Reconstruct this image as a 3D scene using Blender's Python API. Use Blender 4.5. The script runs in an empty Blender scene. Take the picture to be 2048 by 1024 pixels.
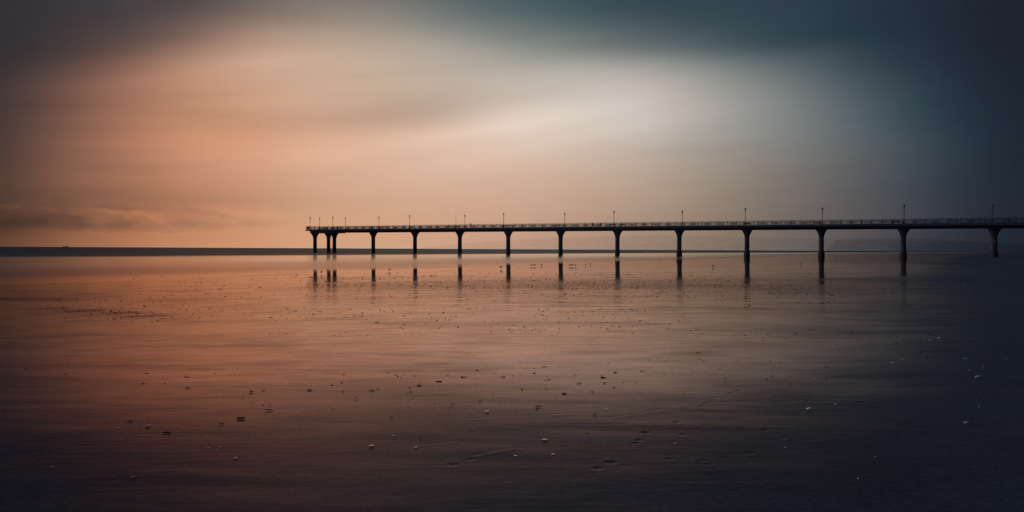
import bpy, bmesh, math, random
import numpy as np
from mathutils import Vector, Matrix
random.seed(7); rng = np.random.default_rng(11)
sc = bpy.context.scene
col = sc.collection
R = math.radians

# ------------------------------------------------------------------ camera
F = 1365.0                      # focal length in pixels of the 2048 px frame
CAMH = 1.55
PITCH = math.atan(13.6 / F); ROLL = 0.0050
camdat = bpy.data.cameras.new('camera'); cam = bpy.data.objects.new('camera', camdat); col.objects.link(cam)
camdat.sensor_width = 36.0; camdat.lens = 36.0 * F / 2048.0
camdat.clip_start = 0.1; camdat.clip_end = 90000
RM = Matrix.Rotation(math.pi / 2 - PITCH, 3, 'X') @ Matrix.Rotation(ROLL, 3, 'Z')
cam.matrix_world = Matrix.Translation((0, 0, CAMH)) @ RM.to_4x4()
sc.camera = cam
RMn = np.array(RM)

def ray(px, py):
    d = RM @ Vector((px - 1024, 512 - py, -F)); return d.normalized()
def project_dir(d):
    c = RMn.T @ np.array(d)
    if c[2] > -1e-3: return None
    return 1024 + F * c[0] / -c[2], 512 - F * c[1] / -c[2]

# pier frame: W = distance out to sea (seaward +), L = distance along the shore
PS = Vector((-0.8826, 0.4701, 0)); PU = Vector((0.4701, 0.8826, 0))
PIER0 = Vector((110.0, 155.74, 0)); SPAN = 18.0
def wl(x, y): return -0.8826 * x + 0.4701 * y, 0.4701 * x + 0.8826 * y

def sstep(a, b, x):
    t = np.clip((x - a) / (b - a), 0, 1); return t * t * (3 - 2 * t)
def curve(l):                    # the shore bends round toward the headland
    q = np.clip(l - 60, 0, 540); return 1.8e-4 * q * q + 0.19 * np.maximum(l - 600, 0)
def sand_z(x, y):
    w, l = wl(x, y); w = w + curve(l)
    z = np.where(w < 34, 0.014 * (34 - np.maximum(w, -3)), -0.03 * (w - 34)) - 0.15
    z = z + np.where(w < -3, 0.006 * np.minimum(-3 - w, 22), 0)
    z = z + 2.1 * sstep(42, 90, -w)
    z = z - 0.2 * sstep(70, 150, l) * sstep(90, 40, w)
    return z
def ground_hit(px, py):
    d = ray(px, py); t = 5.0
    for _ in range(60):
        p = Vector((0, 0, CAMH)) + d * t
        zt = float(sand_z(p.x, p.y))
        t = 0.5 * t + 0.5 * (zt - CAMH) / d.z
    p = Vector((0, 0, CAMH)) + d * t
    return Vector((p.x, p.y, float(sand_z(p.x, p.y))))

# ------------------------------------------------------------------ helpers
def tag(o, label=None, cat=None, group=None, kind=None):
    if label: o['label'] = label
    if cat: o['category'] = cat
    if group: o['group'] = group
    if kind: o['kind'] = kind
    return o
def empty(name, loc=(0, 0, 0), rz=0.0):
    o = bpy.data.objects.new(name, None); col.objects.link(o); o.location = loc; o.rotation_euler = (0, 0, rz)
    o.empty_display_size = 0.3
    return o
def link(name, me, m, parent=None):
    if m and not me.materials: me.materials.append(m)
    o = bpy.data.objects.new(name, me); col.objects.link(o)
    if parent: o.parent = parent
    return o
class MB:
    def __init__(s): s.v = []; s.f = []
    def add(s, vs, fs):
        n = len(s.v); s.v += [tuple(v) for v in vs]; s.f += [tuple(i + n for i in f) for f in fs]
    def box(s, c, d, rz=0.0):
        cx, cy, cz = c; hx, hy, hz = d[0] / 2, d[1] / 2, d[2] / 2; ca, sa = math.cos(rz), math.sin(rz)
        vs = [(cx + x * ca - y * sa, cy + x * sa + y * ca, cz + z) for z in (-hz, hz) for x, y in ((-hx, -hy), (hx, -hy), (hx, hy), (-hx, hy))]
        s.add(vs, [(3, 2, 1, 0), (4, 5, 6, 7), (0, 1, 5, 4), (1, 2, 6, 5), (2, 3, 7, 6), (3, 0, 4, 7)])
    def rings(s, rings, caps=True):
        n = len(rings[0]); vs = [p for r in rings for p in r]; fs = []
        for i in range(len(rings) - 1):
            for j in range(n):
                k = (j + 1) % n
                fs.append((i * n + j, i * n + k, (i + 1) * n + k, (i + 1) * n + j))
        if caps:
            fs.append(tuple(range(n - 1, -1, -1))); fs.append(tuple((len(rings) - 1) * n + j for j in range(n)))
        s.add(vs, fs)
    def lathe(s, prof, c=(0, 0), seg=10, ax=1.0, ay=1.0):
        s.rings([[(c[0] + r * ax * math.cos(2 * math.pi * j / seg), c[1] + r * ay * math.sin(2 * math.pi * j / seg), z) for j in range(seg)] for r, z in prof])
    def tube(s, pts, rad, seg=6):
        pts = [Vector(p) for p in pts]; rs = []
        if not hasattr(rad, '__len__'): rad = [rad] * len(pts)
        for i, p in enumerate(pts):
            t = (pts[min(i + 1, len(pts) - 1)] - pts[max(i - 1, 0)]).normalized()
            a = t.cross(Vector((0, 0, 1)));
            if a.length < 1e-3: a = Vector((1, 0, 0))
            a.normalize(); b = t.cross(a)
            rs.append([p + (a * math.cos(2 * math.pi * j / seg) + b * math.sin(2 * math.pi * j / seg)) * rad[i] for j in range(seg)])
        s.rings(rs)
    def build(s, name, m, parent=None, smooth=False):
        me = bpy.data.meshes.new(name); me.from_pydata(s.v, [], s.f); me.update()
        bm = bmesh.new(); bm.from_mesh(me); bmesh.ops.recalc_face_normals(bm, faces=bm.faces); bm.to_mesh(me); bm.free()
        if smooth:
            for p in me.polygons: p.use_smooth = True
        return link(name, me, m, parent)
def copy_tree(o, parent=None):
    c = o.copy(); col.objects.link(c)
    if parent: c.parent = parent
    for ch in list(o.children): copy_tree(ch, c)
    return c

# ------------------------------------------------------------------ node helpers
def newmat(name):
    m = bpy.data.materials.new(name); m.use_nodes = True; nt = m.node_tree; nt.nodes.clear()
    return m, G(nt)
class G:
    def __init__(s, nt): s.nt = nt
    def n(s, t, **kw):
        x = s.nt.nodes.new(t)
        for k, v in kw.items(): setattr(x, k, v)
        return x
    def set(s, sock, v):
        if hasattr(v, 'is_output') or isinstance(v, bpy.types.NodeSocket): s.nt.links.new(v, sock)
        elif v is not None:
            if hasattr(sock.default_value, '__len__') and not hasattr(v, '__len__'): v = (v,) * len(sock.default_value)
            sock.default_value = v
    def math(s, op, a, b=None, c=None, clamp=False):
        x = s.n('ShaderNodeMath', operation=op); x.use_clamp = clamp
        s.set(x.inputs[0], a)
        if b is not None: s.set(x.inputs[1], b)
        if c is not None: s.set(x.inputs[2], c)
        return x.outputs[0]
    def vmath(s, op, a, b=None):
        x = s.n('ShaderNodeVectorMath', operation=op); s.set(x.inputs[0], a)
        if b is not None: s.set(x.inputs[1], b)
        return x.outputs[1] if op in ('DOT_PRODUCT', 'LENGTH') else x.outputs[0]
    def scale(s, a, f):
        x = s.n('ShaderNodeVectorMath', operation='SCALE'); s.set(x.inputs[0], a); s.set(x.inputs[3], f); return x.outputs[0]
    def noise(s, vec, scale, detail=3, rough=0.5, dist=0.0):
        x = s.n('ShaderNodeTexNoise'); s.set(x.inputs['Vector'], vec); x.inputs['Scale'].default_value = scale
        x.inputs['Detail'].default_value = detail; x.inputs['Roughness'].default_value = rough; x.inputs['Distortion'].default_value = dist
        return x.outputs['Fac']
    def mr(s, v, a, b, c=0.0, d=1.0, smooth=True):
        x = s.n('ShaderNodeMapRange'); x.interpolation_type = 'SMOOTHSTEP' if smooth else 'LINEAR'
        s.set(x.inputs[0], v); s.set(x.inputs[1], a); s.set(x.inputs[2], b); s.set(x.inputs[3], c); s.set(x.inputs[4], d); return x.outputs[0]
    def mix(s, f, a, b):
        x = s.n('ShaderNodeMix', data_type='RGBA'); s.set(x.inputs[0], f); s.set(x.inputs[6], a); s.set(x.inputs[7], b); return x.outputs[2]
    def ramp(s, v, stops, interp='LINEAR'):
        x = s.n('ShaderNodeValToRGB'); cr = x.color_ramp; cr.interpolation = interp
        while len(cr.elements) < len(stops): cr.elements.new(0.5)
        for i, (p, c) in enumerate(sorted(stops, key=lambda q: q[0])):
            cr.elements[i].position = p
        for i, (p, c) in enumerate(sorted(stops, key=lambda q: q[0])):
            cr.elements[i].color = (*c, 1) if hasattr(c, '__len__') else (c, c, c, 1)
        s.set(x.inputs[0], v); return x.outputs[0]
    def bump(s, h, strength, dist, normal=None):
        x = s.n('ShaderNodeBump'); x.inputs['Strength'].default_value = 1.0; s.set(x.inputs['Strength'], strength)
        s.set(x.inputs['Distance'], dist); s.set(x.inputs['Height'], h)
        if normal: s.set(x.inputs['Normal'], normal)
        return x.outputs[0]
    def out(s, sh):
        o = s.n('ShaderNodeOutputMaterial'); s.nt.links.new(sh, o.inputs[0])
    def pr(s, **kw):
        x = s.n('ShaderNodeBsdfPrincipled')
        for k, v in kw.items(): s.set(x.inputs[k.replace('_', ' ')], v)
        return x
def col4(c): return (*c, 1)
def simple(name, c1, c2, scale=3.0, rough=0.7, metal=0.0, bump=0.0, spec=0.2):
    m, g = newmat(name)
    tc = g.n('ShaderNodeTexCoord').outputs['Object']
    n = g.noise(tc, scale, 5, 0.6)
    p = g.pr(Base_Color=g.mix(g.mr(n, 0.3, 0.7), col4(c1), col4(c2)), Roughness=rough, Metallic=metal, Specular_IOR_Level=spec)
    if bump: g.set(p.inputs['Normal'], g.bump(n, 0.5, bump))
    g.out(p.outputs[0]); return m

# ------------------------------------------------------------------ sky
def lin(v):
    v = np.array(v, float) / 255; return np.where(v <= 0.04045, v / 12.92, ((v + 0.055) / 1.055) ** 2.4)
XS = np.arange(17) * 128.0
YS = np.array([0, 50, 100, 150, 200, 250, 300, 350, 400, 450, 490], float)
T = [
 [(48,47,52),(56,52,57),(68,63,66),(78,73,74),(98,92,90),(112,107,102),(112,110,106),(92,102,102),(74,90,94),(62,80,86),(54,72,80),(48,66,76),(46,62,73),(40,56,68),(34,48,60),(30,38,50),(26,33,43)],
 [(46,44,50),(60,53,57),(78,68,68),(105,88,83),(150,128,115),(160,142,128),(150,142,130),(125,128,122),(98,110,108),(82,98,98),(70,86,90),(58,76,84),(50,68,78),(42,58,70),(34,50,62),(30,38,50),(26,33,43)],
 [(50,46,50),(72,60,60),(108,84,76),(160,125,108),(190,155,135),(192,165,145),(185,167,150),(170,162,148),(150,150,138),(130,138,130),(112,124,120),(90,106,108),(68,86,92),(48,66,76),(38,54,66),(30,40,52),(24,32,42)],
 [(60,50,52),(100,75,68),(150,108,90),(188,145,120),(204,164,140),(205,173,150),(196,174,153),(188,174,158),(185,176,164),(185,178,166),(172,172,162),(142,150,144),(108,120,120),(74,90,96),(46,62,74),(32,44,56),(24,32,42)],
 [(64,52,52),(110,80,70),(162,115,94),(192,142,115),(206,162,135),(205,168,144),(194,166,144),(192,172,154),(205,188,172),(208,198,184),(200,194,183),(170,170,162),(130,138,136),(90,104,108),(54,72,82),(34,48,60),(24,32,44)],
 [(68,54,52),(120,85,72),(165,115,92),(192,140,110),(200,150,122),(205,163,138),(200,165,142),(210,182,160),(226,206,188),(220,206,190),(205,196,184),(172,168,160),(134,138,136),(98,108,112),(62,76,86),(36,50,62),(24,32,44)],
 [(74,56,53),(125,88,74),(168,118,94),(202,146,115),(216,162,130),(222,175,147),(222,182,156),(226,194,170),(222,196,175),(208,186,168),(190,175,160),(164,156,146),(136,132,126),(106,108,108),(70,80,88),(38,52,64),(24,32,44)],
 [(80,58,52),(130,90,74),(165,114,90),(192,138,108),(205,154,124),(212,168,142),(215,176,150),(215,178,152),(212,178,152),(200,172,150),(184,162,142),(158,144,130),(130,122,115),(100,100,100),(68,76,84),(40,52,64),(24,32,44)],
 [(78,56,48),(118,82,66),(150,103,80),(180,126,97),(196,145,115),(205,160,132),(208,166,138),(208,168,140),(205,166,140),(192,160,136),(176,150,130),(150,134,118),(124,114,106),(98,95,94),(68,72,80),(42,50,62),(24,32,44)],
 [(78,55,46),(130,88,66),(165,112,82),(190,132,98),(205,150,115),(210,160,126),(208,162,130),(205,162,132),(200,160,132),(184,152,128),(168,142,122),(146,126,110),(120,108,100),(98,92,90),(70,70,78),(42,50,62),(24,32,44)],
 [(100,66,50),(145,95,70),(178,120,88),(198,140,104),(208,152,116),(212,162,126),(210,162,130),(205,160,130),(195,154,128),(178,145,122),(158,132,114),(138,120,106),(116,106,98),(92,88,86),(64,64,72),(40,46,58),(24,30,42)],
]
TL = lin(T)
TL[:, :5] *= np.array([1.0, .985, .965]); TL[:, 7:11] *= np.array([1.0, 1.0, 1.04]); TL[:5, 10:] *= np.array([1.06, .97, .98])
def table(px, py):
    px = min(max(px, 0), 2047.9); py = min(max(py, 0), 489.9)
    i = int(px // 128); fx = px / 128 - i
    j = int(np.searchsorted(YS, py, side='right') - 1); fy = (py - YS[j]) / (YS[j + 1] - YS[j])
    return (TL[j, i] * (1 - fx) + TL[j, i + 1] * fx) * (1 - fy) + (TL[j + 1, i] * (1 - fx) + TL[j + 1, i + 1] * fx) * fy
SIDE_L, SIDE_R, BACK, OVER = lin((46, 43, 50)), lin((26, 34, 46)), lin((38, 48, 66)), lin((46, 62, 90))
def sky_col(az, el):
    a = max(-38.0, min(38.0, az)); e = max(0.0, min(21.0, el))
    d = (math.sin(R(a)) * math.cos(R(e)), math.cos(R(a)) * math.cos(R(e)), math.sin(R(e)))
    px, py = project_dir(d); c = table(px, py)
    s = SIDE_L if az < 0 else SIDE_R
    c = c + (s - c) * float(sstep(38, 62, abs(az)))
    c = c + (BACK - c) * float(sstep(75, 140, abs(az)))
    c = c + (OVER - c) * float(sstep(22, 42, el))
    return c
world = bpy.data.worlds.new('World'); sc.world = world; world.use_nodes = True
wn = world.node_tree; wn.nodes.clear(); g = G(wn)
tc = g.n('ShaderNodeTexCoord').outputs['Generated']
nrm = g.vmath('NORMALIZE', tc)
sx = g.n('ShaderNodeSeparateXYZ'); g.set(sx.inputs[0], nrm)
az = g.math('MULTIPLY', g.math('ARCTAN2', sx.outputs[0], sx.outputs[1]), 180 / math.pi)
el = g.math('MULTIPLY', g.math('ARCSINE', sx.outputs[2]), 180 / math.pi)
# cloud sheet drawn out by the wind: slow drifting variation of where each tone lies
cv = g.n('ShaderNodeCombineXYZ')
slant = g.math('SUBTRACT', el, g.math('MULTIPLY', az, 0.10))
g.set(cv.inputs[0], g.math('MULTIPLY', az, 1 / 30)); g.set(cv.inputs[1], g.math('MULTIPLY', slant, 1 / 3.2))
warp = g.noise(cv.outputs[0], 1.0, 2, 0.45, 0.3)
front = g.math('MULTIPLY', g.mr(el, 1.5, 6), 1.0)
el2 = g.math('ADD', el, g.math('MULTIPLY', g.math('MULTIPLY', g.math('SUBTRACT', warp, 0.5), 1.1), front))
azf = g.math('MULTIPLY_ADD', az, 1 / 360, 0.5)
elf = g.math('MULTIPLY_ADD', el2, 0.01, 0.1)
AZ = [-180, -130, -85, -62, -48, -41] + [a for a in range(-37, 38, 4)] + [41, 48, 62, 85, 130, 180]
EL = [-10, 0, 1.5, 3.2, 5, 7, 9, 11, 13.2, 15.5, 18, 21, 25, 33, 50, 90]
TG = np.array([[sky_col(a, e) for a in AZ] for e in EL]); CP = TG.copy()
def bs(c, ax):
    lo = np.take(c, [0], ax); hi = np.take(c, [-1], ax); p = np.concatenate([lo, c, hi], ax); n = c.shape[ax]
    return (np.take(p, range(0, n), ax) + 4 * np.take(p, range(1, n + 1), ax) + np.take(p, range(2, n + 2), ax)) / 6
for _ in range(12): CP = np.maximum(CP + 0.8 * (TG - bs(bs(CP, 0), 1)), 0.35 * TG)
acc = None
for j, e in enumerate(EL):
    cr = g.ramp(azf, [(a / 360 + 0.5, CP[j, i]) for i, a in enumerate(AZ)], 'B_SPLINE')
    wr = g.ramp(elf, [((q + 10) / 100, 1.0 if i == j else 0.0) for i, q in enumerate(EL)], 'B_SPLINE')
    t = g.vmath('MULTIPLY', cr, wr)
    acc = t if acc is None else g.vmath('ADD', acc, t)
# faint wind streaks
st = g.noise(cv.outputs[0], 3.0, 3, 0.5, 0.2)
acc = g.scale(acc, g.mr(st, 0.25, 0.75, 0.97, 1.03, False))
# single drawn-out cloud bands and, low on the left, a bank of cumulus
cv2 = g.n('ShaderNodeCombineXYZ')
g.set(cv2.inputs[0], g.math('MULTIPLY', az, 1 / 2.6)); g.set(cv2.inputs[1], g.math('MULTIPLY', el, 1 / 0.85)); cv2.inputs[2].default_value = 3.3
cn = g.noise(cv2.outputs[0], 1.0, 6, 0.6, 0.4)
cn2 = g.noise(g.vmath('ADD', cv2.outputs[0], (7.7, 3.1, 1.9)), 1.0, 5, 0.6, 0.2)
azw = g.math('ADD', az, g.math('MULTIPLY', g.math('SUBTRACT', cn, 0.5), 2.4))
elw = g.math('ADD', el, g.math('MULTIPLY', g.math('SUBTRACT', cn2, 0.5), 0.95))
def stroke(acc, px, py, ln, wd, slope, gain, warped=False):
    d = ray(px, py); a0 = math.degrees(math.atan2(d.x, d.y)); e0 = math.degrees(math.asin(d.z))
    ka = 23.8 / math.cos(R(a0)) ** 2; ke = 23.8 / math.cos(R(a0)); sl = -slope * ka / ke
    A = azw if warped else az; E = elw if warped else el
    da = g.math('SUBTRACT', A, a0); de = g.math('SUBTRACT', g.math('SUBTRACT', E, e0), g.math('MULTIPLY', da, sl))
    q = g.math('ADD', g.math('POWER', g.math('ABSOLUTE', g.math('MULTIPLY', da, ka / ln)), 2.0), g.math('POWER', g.math('ABSOLUTE', g.math('MULTIPLY', de, ke / wd)), 2.0))
    f = g.math('EXPONENT', g.math('MULTIPLY', q, -1.0))
    return g.mix(f, acc, g.vmath('MULTIPLY', acc, tuple(gain)))
for q in [(930,262,280,19,-.17,(1.08,1.09,1.10)), (790,232,210,22,-.13,(.90,.90,.90)), (470,232,150,15,-.05,(.93,.93,.93)), (430,275,190,18,-.05,(1.07,1.04,1.02)),
          (330,395,260,16,0,(.92,.93,.94)), (1330,92,360,22,.04,(.84,.86,.88)), (1220,150,220,24,-.03,(1.07,1.07,1.07)), (230,95,240,26,-.25,(.84,.86,.9)), (620,300,160,20,-.08,(1.05,1.04,1.04)), (330,150,190,13,-.22,(1.07,1.06,1.05)), (420,188,170,11,-.12,(.94,.94,.94)), (540,118,150,13,-.16,(1.04,1.04,1.04)), (600,160,200,11,-.12,(.96,.96,.96)),
          (130,212,160,12,-.08,(.91,.92,.93)), (170,285,190,13,-.04,(1.08,1.05,1.03)), (210,335,210,12,-.02,(.93,.93,.94)), (1050,178,260,16,-.12,(.95,.95,.95)), (1380,300,260,18,.03,(.96,.96,.96))]:
    acc = stroke(acc, *q)
for q in [(15,449,60,15,0,(.62,.65,.74)), (85,442,50,17,0,(.62,.65,.74)), (148,438,34,17,.2,(.64,.67,.75)), (170,452,60,7,0,(.8,.82,.88)), (238,447,32,13,0,(.68,.70,.77)), (300,453,36,7,0,(.84,.86,.9)), (370,446,44,9,0,(.80,.82,.88)),
          (425,452,40,6,0,(.87,.88,.92)), (505,448,50,7,0,(.88,.89,.92)), (280,418,60,4,0,(.9,.91,.94)), (440,430,50,5,.1,(.92,.93,.95)),
          (12,414,26,4,0,(1.38,1.26,1.15)), (98,421,26,4,.2,(1.28,1.2,1.12)), (146,425,20,5,.1,(1.3,1.2,1.12)), (215,424,44,5,.05,(1.30,1.2,1.12)), (278,430,38,5,0,(1.25,1.17,1.1)), (308,438,20,8,.3,(1.2,1.14,1.08)), (480,424,60,7,.1,(1.12,1.08,1.05)), (200,465,220,5,0,(1.07,1.05,1.0))]:
    acc = stroke(acc, *q, warped=True)
bank = g.math('MULTIPLY', g.math('MULTIPLY', g.mr(el, 1.0, 1.8), g.mr(el, 4.4, 3.0)), g.mr(az, -12, -24))
acc = g.mix(g.math('MULTIPLY', g.math('MULTIPLY', g.mr(cn, 0.47, 0.66), bank), 0.18), acc, g.vmath('MULTIPLY', acc, (0.5, 0.53, 0.6)))
SUN_AZ, SUN_EL = -72.0, 9.0
nis = g.n('ShaderNodeTexSky'); nis.sky_type = 'NISHITA'; nis.sun_disc = False
nis.sun_elevation = R(SUN_EL); nis.sun_rotation = R(SUN_AZ)
sky = g.vmath('ADD', g.scale(nis.outputs[0], 0.0008), acc)     # the little clear sky light that gets through the cloud sheet
bg = g.n('ShaderNodeBackground'); g.set(bg.inputs[0], sky); bg.inputs[1].default_value = 1.0
wo = g.n('ShaderNodeOutputWorld'); wn.links.new(bg.outputs[0], wo.inputs[0])

sl = bpy.data.lights.new('sun', 'SUN'); sl.energy = 0.8; sl.angle = R(14); sl.color = (1.0, 0.72, 0.5)
so = bpy.data.objects.new('sun', sl); col.objects.link(so)
sd = Vector((math.sin(R(SUN_AZ)) * math.cos(R(SUN_EL)), math.cos(R(SUN_AZ)) * math.cos(R(SUN_EL)), math.sin(R(SUN_EL))))
so.rotation_euler = sd.to_track_quat('Z', 'Y').to_euler(); so.location = sd * 500

# ------------------------------------------------------------------ sand
def pos_w(g):
    p = g.n('ShaderNodeNewGeometry').outputs['Position']
    w = g.vmath('DOT_PRODUCT', p, tuple(PS)); l = g.vmath('DOT_PRODUCT', p, tuple(PU))
    q = g.math('MINIMUM', g.math('MAXIMUM', g.math('SUBTRACT', l, 60.0), 0.0), 540.0)
    cv = g.math('ADD', g.math('MULTIPLY', g.math('MULTIPLY', q, q), 1.8e-4), g.math('MULTIPLY', g.math('MAXIMUM', g.math('SUBTRACT', l, 600.0), 0.0), 0.19))
    return p, g.math('ADD', w, cv), l
def sand_material():
    m, g = newmat('wet_sand')
    p, w, l = pos_w(g)
    dist = g.vmath('LENGTH', p)
    big = g.noise(p, 0.055, 4, 0.55, 0.4)
    mid = g.noise(p, 0.55, 5, 0.6, 0.6)
    # streaks left by the backwash: stretched across the slope, seen as near horizontal lines
    mp = g.n('ShaderNodeMapping'); g.set(mp.inputs[0], p); mp.inputs['Rotation'].default_value = (0, 0, R(9)); mp.inputs['Scale'].default_value = (0.32, 1.0, 1.0)
    streak = g.noise(mp.outputs[0], 1.3, 6, 0.62, 0.5)
    fstreak = g.noise(mp.outputs[0], 9.0, 4, 0.6, 0.3)
    grain = g.noise(p, 160.0, 2, 0.6)
    grit = g.noise(p, 34.0, 4, 0.65)
    # wetness falls off up the beach (small W) with ragged tongues, farther up the beach near the pier
    lq = g.math('MINIMUM', g.math('MAXIMUM', g.math('MULTIPLY', l, 1 / 189.0), 0.0), 3.0)
    wj = g.math('ADD', w, g.math('MULTIPLY', lq, 13.0))
    amp = g.math('ADD', 6.5, g.math('MULTIPLY', lq, 8.0))
    wj = g.math('ADD', wj, g.math('MULTIPLY', g.math('SUBTRACT', big, 0.5), amp))
    wj = g.math('ADD', wj, g.math('MULTIPLY', g.math('SUBTRACT', streak, 0.5), amp))
    wet = g.mr(wj, -3.4, 2.0)
    ripz = g.math('MULTIPLY', g.mr(g.noise(mp.outputs[0], 0.32, 4, 0.6, 0.3), 0.52, 0.72), 0.35)
    at = g.n('ShaderNodeAttribute'); at.attribute_name = 'matte'
    ripz = g.math('MAXIMUM', ripz, at.outputs['Fac'])
    near = g.mr(dist, 8.2, 3.9)
    film = g.math('MULTIPLY', wet, g.math('SUBTRACT', 1.0, g.math('MULTIPLY', ripz, 0.62)))
    film = g.math('MULTIPLY', film, g.mr(fstreak, 0.32, 0.68, 0.90, 1.05, False))
    mp2 = g.n('ShaderNodeMapping'); g.set(mp2.inputs[0], p); mp2.inputs['Rotation'].default_value = (0, 0, R(-14)); mp2.inputs['Scale'].default_value = (0.3, 1.0, 1.0)
    fs2 = g.noise(mp2.outputs[0], 5.0, 5, 0.65, 0.6)
    film = g.math('MULTIPLY', film, g.mr(fs2, 0.35, 0.65, 0.85, 1.07, False))
    chan = g.noise(mp2.outputs[0], 1.1, 5, 0.6, 1.2)
    film = g.math('MULTIPLY', film, g.mr(chan, 0.50, 0.66, 1.04, 0.80))
    film = g.math('MULTIPLY', film, g.mr(mid, 0.35, 0.65, 0.90, 1.04, False))
    film = g.math('MULTIPLY', film, g.mr(grit, 0.3, 0.62, 0.86, 1.04, False))
    film = g.math('MULTIPLY', film, g.mr(near, 0.0, 1.0, 1.0, 0.30, False))  # foreground darkening put in here: reflection dimmed close to the camera
    rough = g.math('ADD', g.mr(fstreak, 0.35, 0.7, 0.015, 0.075, False), g.math('MULTIPLY', g.math('SUBTRACT', 1.0, wet), 0.3))
    rough = g.math('ADD', rough, g.math('MULTIPLY', near, 0.16))
    rough = g.math('ADD', rough, g.math('MULTIPLY', ripz, 0.05))
    colr = g.mix(g.mr(grit, 0.35, 0.7), (0.09, 0.125, 0.15, 1), (0.145, 0.187, 0.215, 1))
    colr = g.mix(wet, colr, g.vmath('MULTIPLY', colr, (0.55, 0.48, 0.52)))
    hb = g.math('MULTIPLY', streak, 0.0045)
    hb = g.math('ADD', hb, g.math('MULTIPLY', fstreak, 0.0030))
    hb = g.math('ADD', hb, g.math('MULTIPLY', fs2, 0.0036))
    rip = g.n('ShaderNodeTexWave'); rip.wave_type = 'BANDS'; rip.bands_direction = 'Y'; g.set(rip.inputs['Vector'], p)
    for k_, v_ in (('Scale', 3.2), ('Distortion', 5.0), ('Detail', 3.0), ('Detail Scale', 0.8), ('Detail Roughness', 0.6)): rip.inputs[k_].default_value = v_
    hb = g.math('ADD', hb, g.math('MULTIPLY', g.math('MULTIPLY', rip.outputs['Fac'], g.mr(chan, 0.45, 0.62)), 0.0006))
    hb = g.math('ADD', hb, g.math('MULTIPLY', g.math('MULTIPLY', grit, 0.0022), g.math('ADD', 0.4, g.math('MULTIPLY', ripz, 1.5))))
    hb = g.math('ADD', hb, g.math('MULTIPLY', grain, 0.00012))
    far = g.mr(dist, 10.0, 60.0, 1.0, 0.10)
    amt = g.math('MULTIPLY', far, g.math('ADD', 0.45, g.math('MULTIPLY', g.math('SUBTRACT', 1.0, wet), 0.6)))
    nb = g.bump(hb, g.math('MINIMUM', amt, 1.0), 1.0)
    df = g.n('ShaderNodeBsdfDiffuse'); g.set(df.inputs[0], colr); g.set(df.inputs['Normal'], nb)
    gl = g.n('ShaderNodeBsdfGlossy'); g.set(gl.inputs['Color'], g.mix(g.mr(dist, 14.0, 4.0), (1.0, 0.81, 0.70, 1), (1.0, 0.69, 0.58, 1))); g.set(gl.inputs['Roughness'], rough); g.set(gl.inputs['Normal'], nb)  # warm glow of the reflection put into the gloss colour, redder near the camera
    fr = g.n('ShaderNodeFresnel'); fr.inputs[0].default_value = 1.62; g.set(fr.inputs['Normal'], nb)
    fac = g.math('MULTIPLY', fr.outputs[0], g.math('ADD', 0.04, g.math('MULTIPLY', film, 1.03)), clamp=True)
    mx = g.n('ShaderNodeMixShader'); g.set(mx.inputs[0], fac); g.nt.links.new(df.outputs[0], mx.inputs[1]); g.nt.links.new(gl.outputs[0], mx.inputs[2])
    g.out(mx.outputs[0]); return m
M_SAND = sand_material()

FOOT = [(1222,925,1.0),(1195,937,.9),(1278,880,.9),(1290,864,1.0),(1271,886,.8),(1352,843,.9),(1365,868,.8),(1412,805,.9),(1403,811,.8),
        (1475,780,1.),(1462,786,.8),(1747,791,.9),(1722,804,1.2),(1770,837,.8),(1610,851,.8),(1568,875,.8),(1530,859,.7),(1450,915,.8),(1405,921,.8),(1340,918,.7),
        (1625,741,.7),(1660,760,.7),(1560,742,.7),(1616,698,.7),(1620,687,.7),(1614,709,.7),(1500,905,.9),(1175,868,.7),(942,918,.8),(905,930,.9),(1078,812,.8)]
ys = [1.2]
while ys[-1] < 24: ys.append(ys[-1] * 1.0052)
while ys[-1] < 3000: ys.append(ys[-1] * 1.02)
ys += [4500, 7000, 12000, 20000]
ys = np.array([-60, -30, -15, -8, -4, -2, -1, 0, 0.6] + ys)
us = np.concatenate([[-9, -6, -4, -2.8, -2.1, -1.6, -1.3, -1.1], np.linspace(-0.95, 0.95, 430), [1.1, 1.3, 1.6, 2.1, 2.8, 4, 6, 9]])
YY, UU = np.meshgrid(ys, us, indexing='ij')
XX = UU * np.maximum(np.abs(YY), 3.0)
ZZ = sand_z(XX, YY)
def vnoise(x, y, s, seed):
    r = np.random.default_rng(seed); gsz = 256; gr = r.random((gsz, gsz))
    fx = x * s; fy = y * s; ix = np.floor(fx).astype(int); iy = np.floor(fy).astype(int); tx = fx - ix; ty = fy - iy
    tx = tx * tx * (3 - 2 * tx); ty = ty * ty * (3 - 2 * ty)
    a = gr[ix % gsz, iy % gsz]; b = gr[(ix + 1) % gsz, iy % gsz]; c = gr[ix % gsz, (iy + 1) % gsz]; d = gr[(ix + 1) % gsz, (iy + 1) % gsz]
    return (a * (1 - tx) + b * tx) * (1 - ty) + (c * (1 - tx) + d * tx) * ty - 0.5
nearm = np.clip(1 - np.abs(YY) / 60, 0, 1)
ZZ += nearm * (0.020 * vnoise(XX * .5, YY, 0.35, 1) + 0.008 * vnoise(XX * .35, YY + .15 * XX, 1.6, 2) + 0.0035 * vnoise(XX * .3, YY + .12 * XX, 5.0, 3))
MAT = np.zeros_like(ZZ)
for fx, fy, s in FOOT:
    p = ground_hit(fx, fy); hx, hy = 0.030 * s, 0.034 * s
    dx = (XX - p.x) / hx; dy = (YY - p.y) / hy; r2 = dx * dx + dy * dy
    ZZ += -0.0040 * s * np.exp(-r2 ** 1.5) + 0.0016 * s * np.exp(-(np.sqrt(r2) - 1.55) ** 2 * 6)
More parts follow.
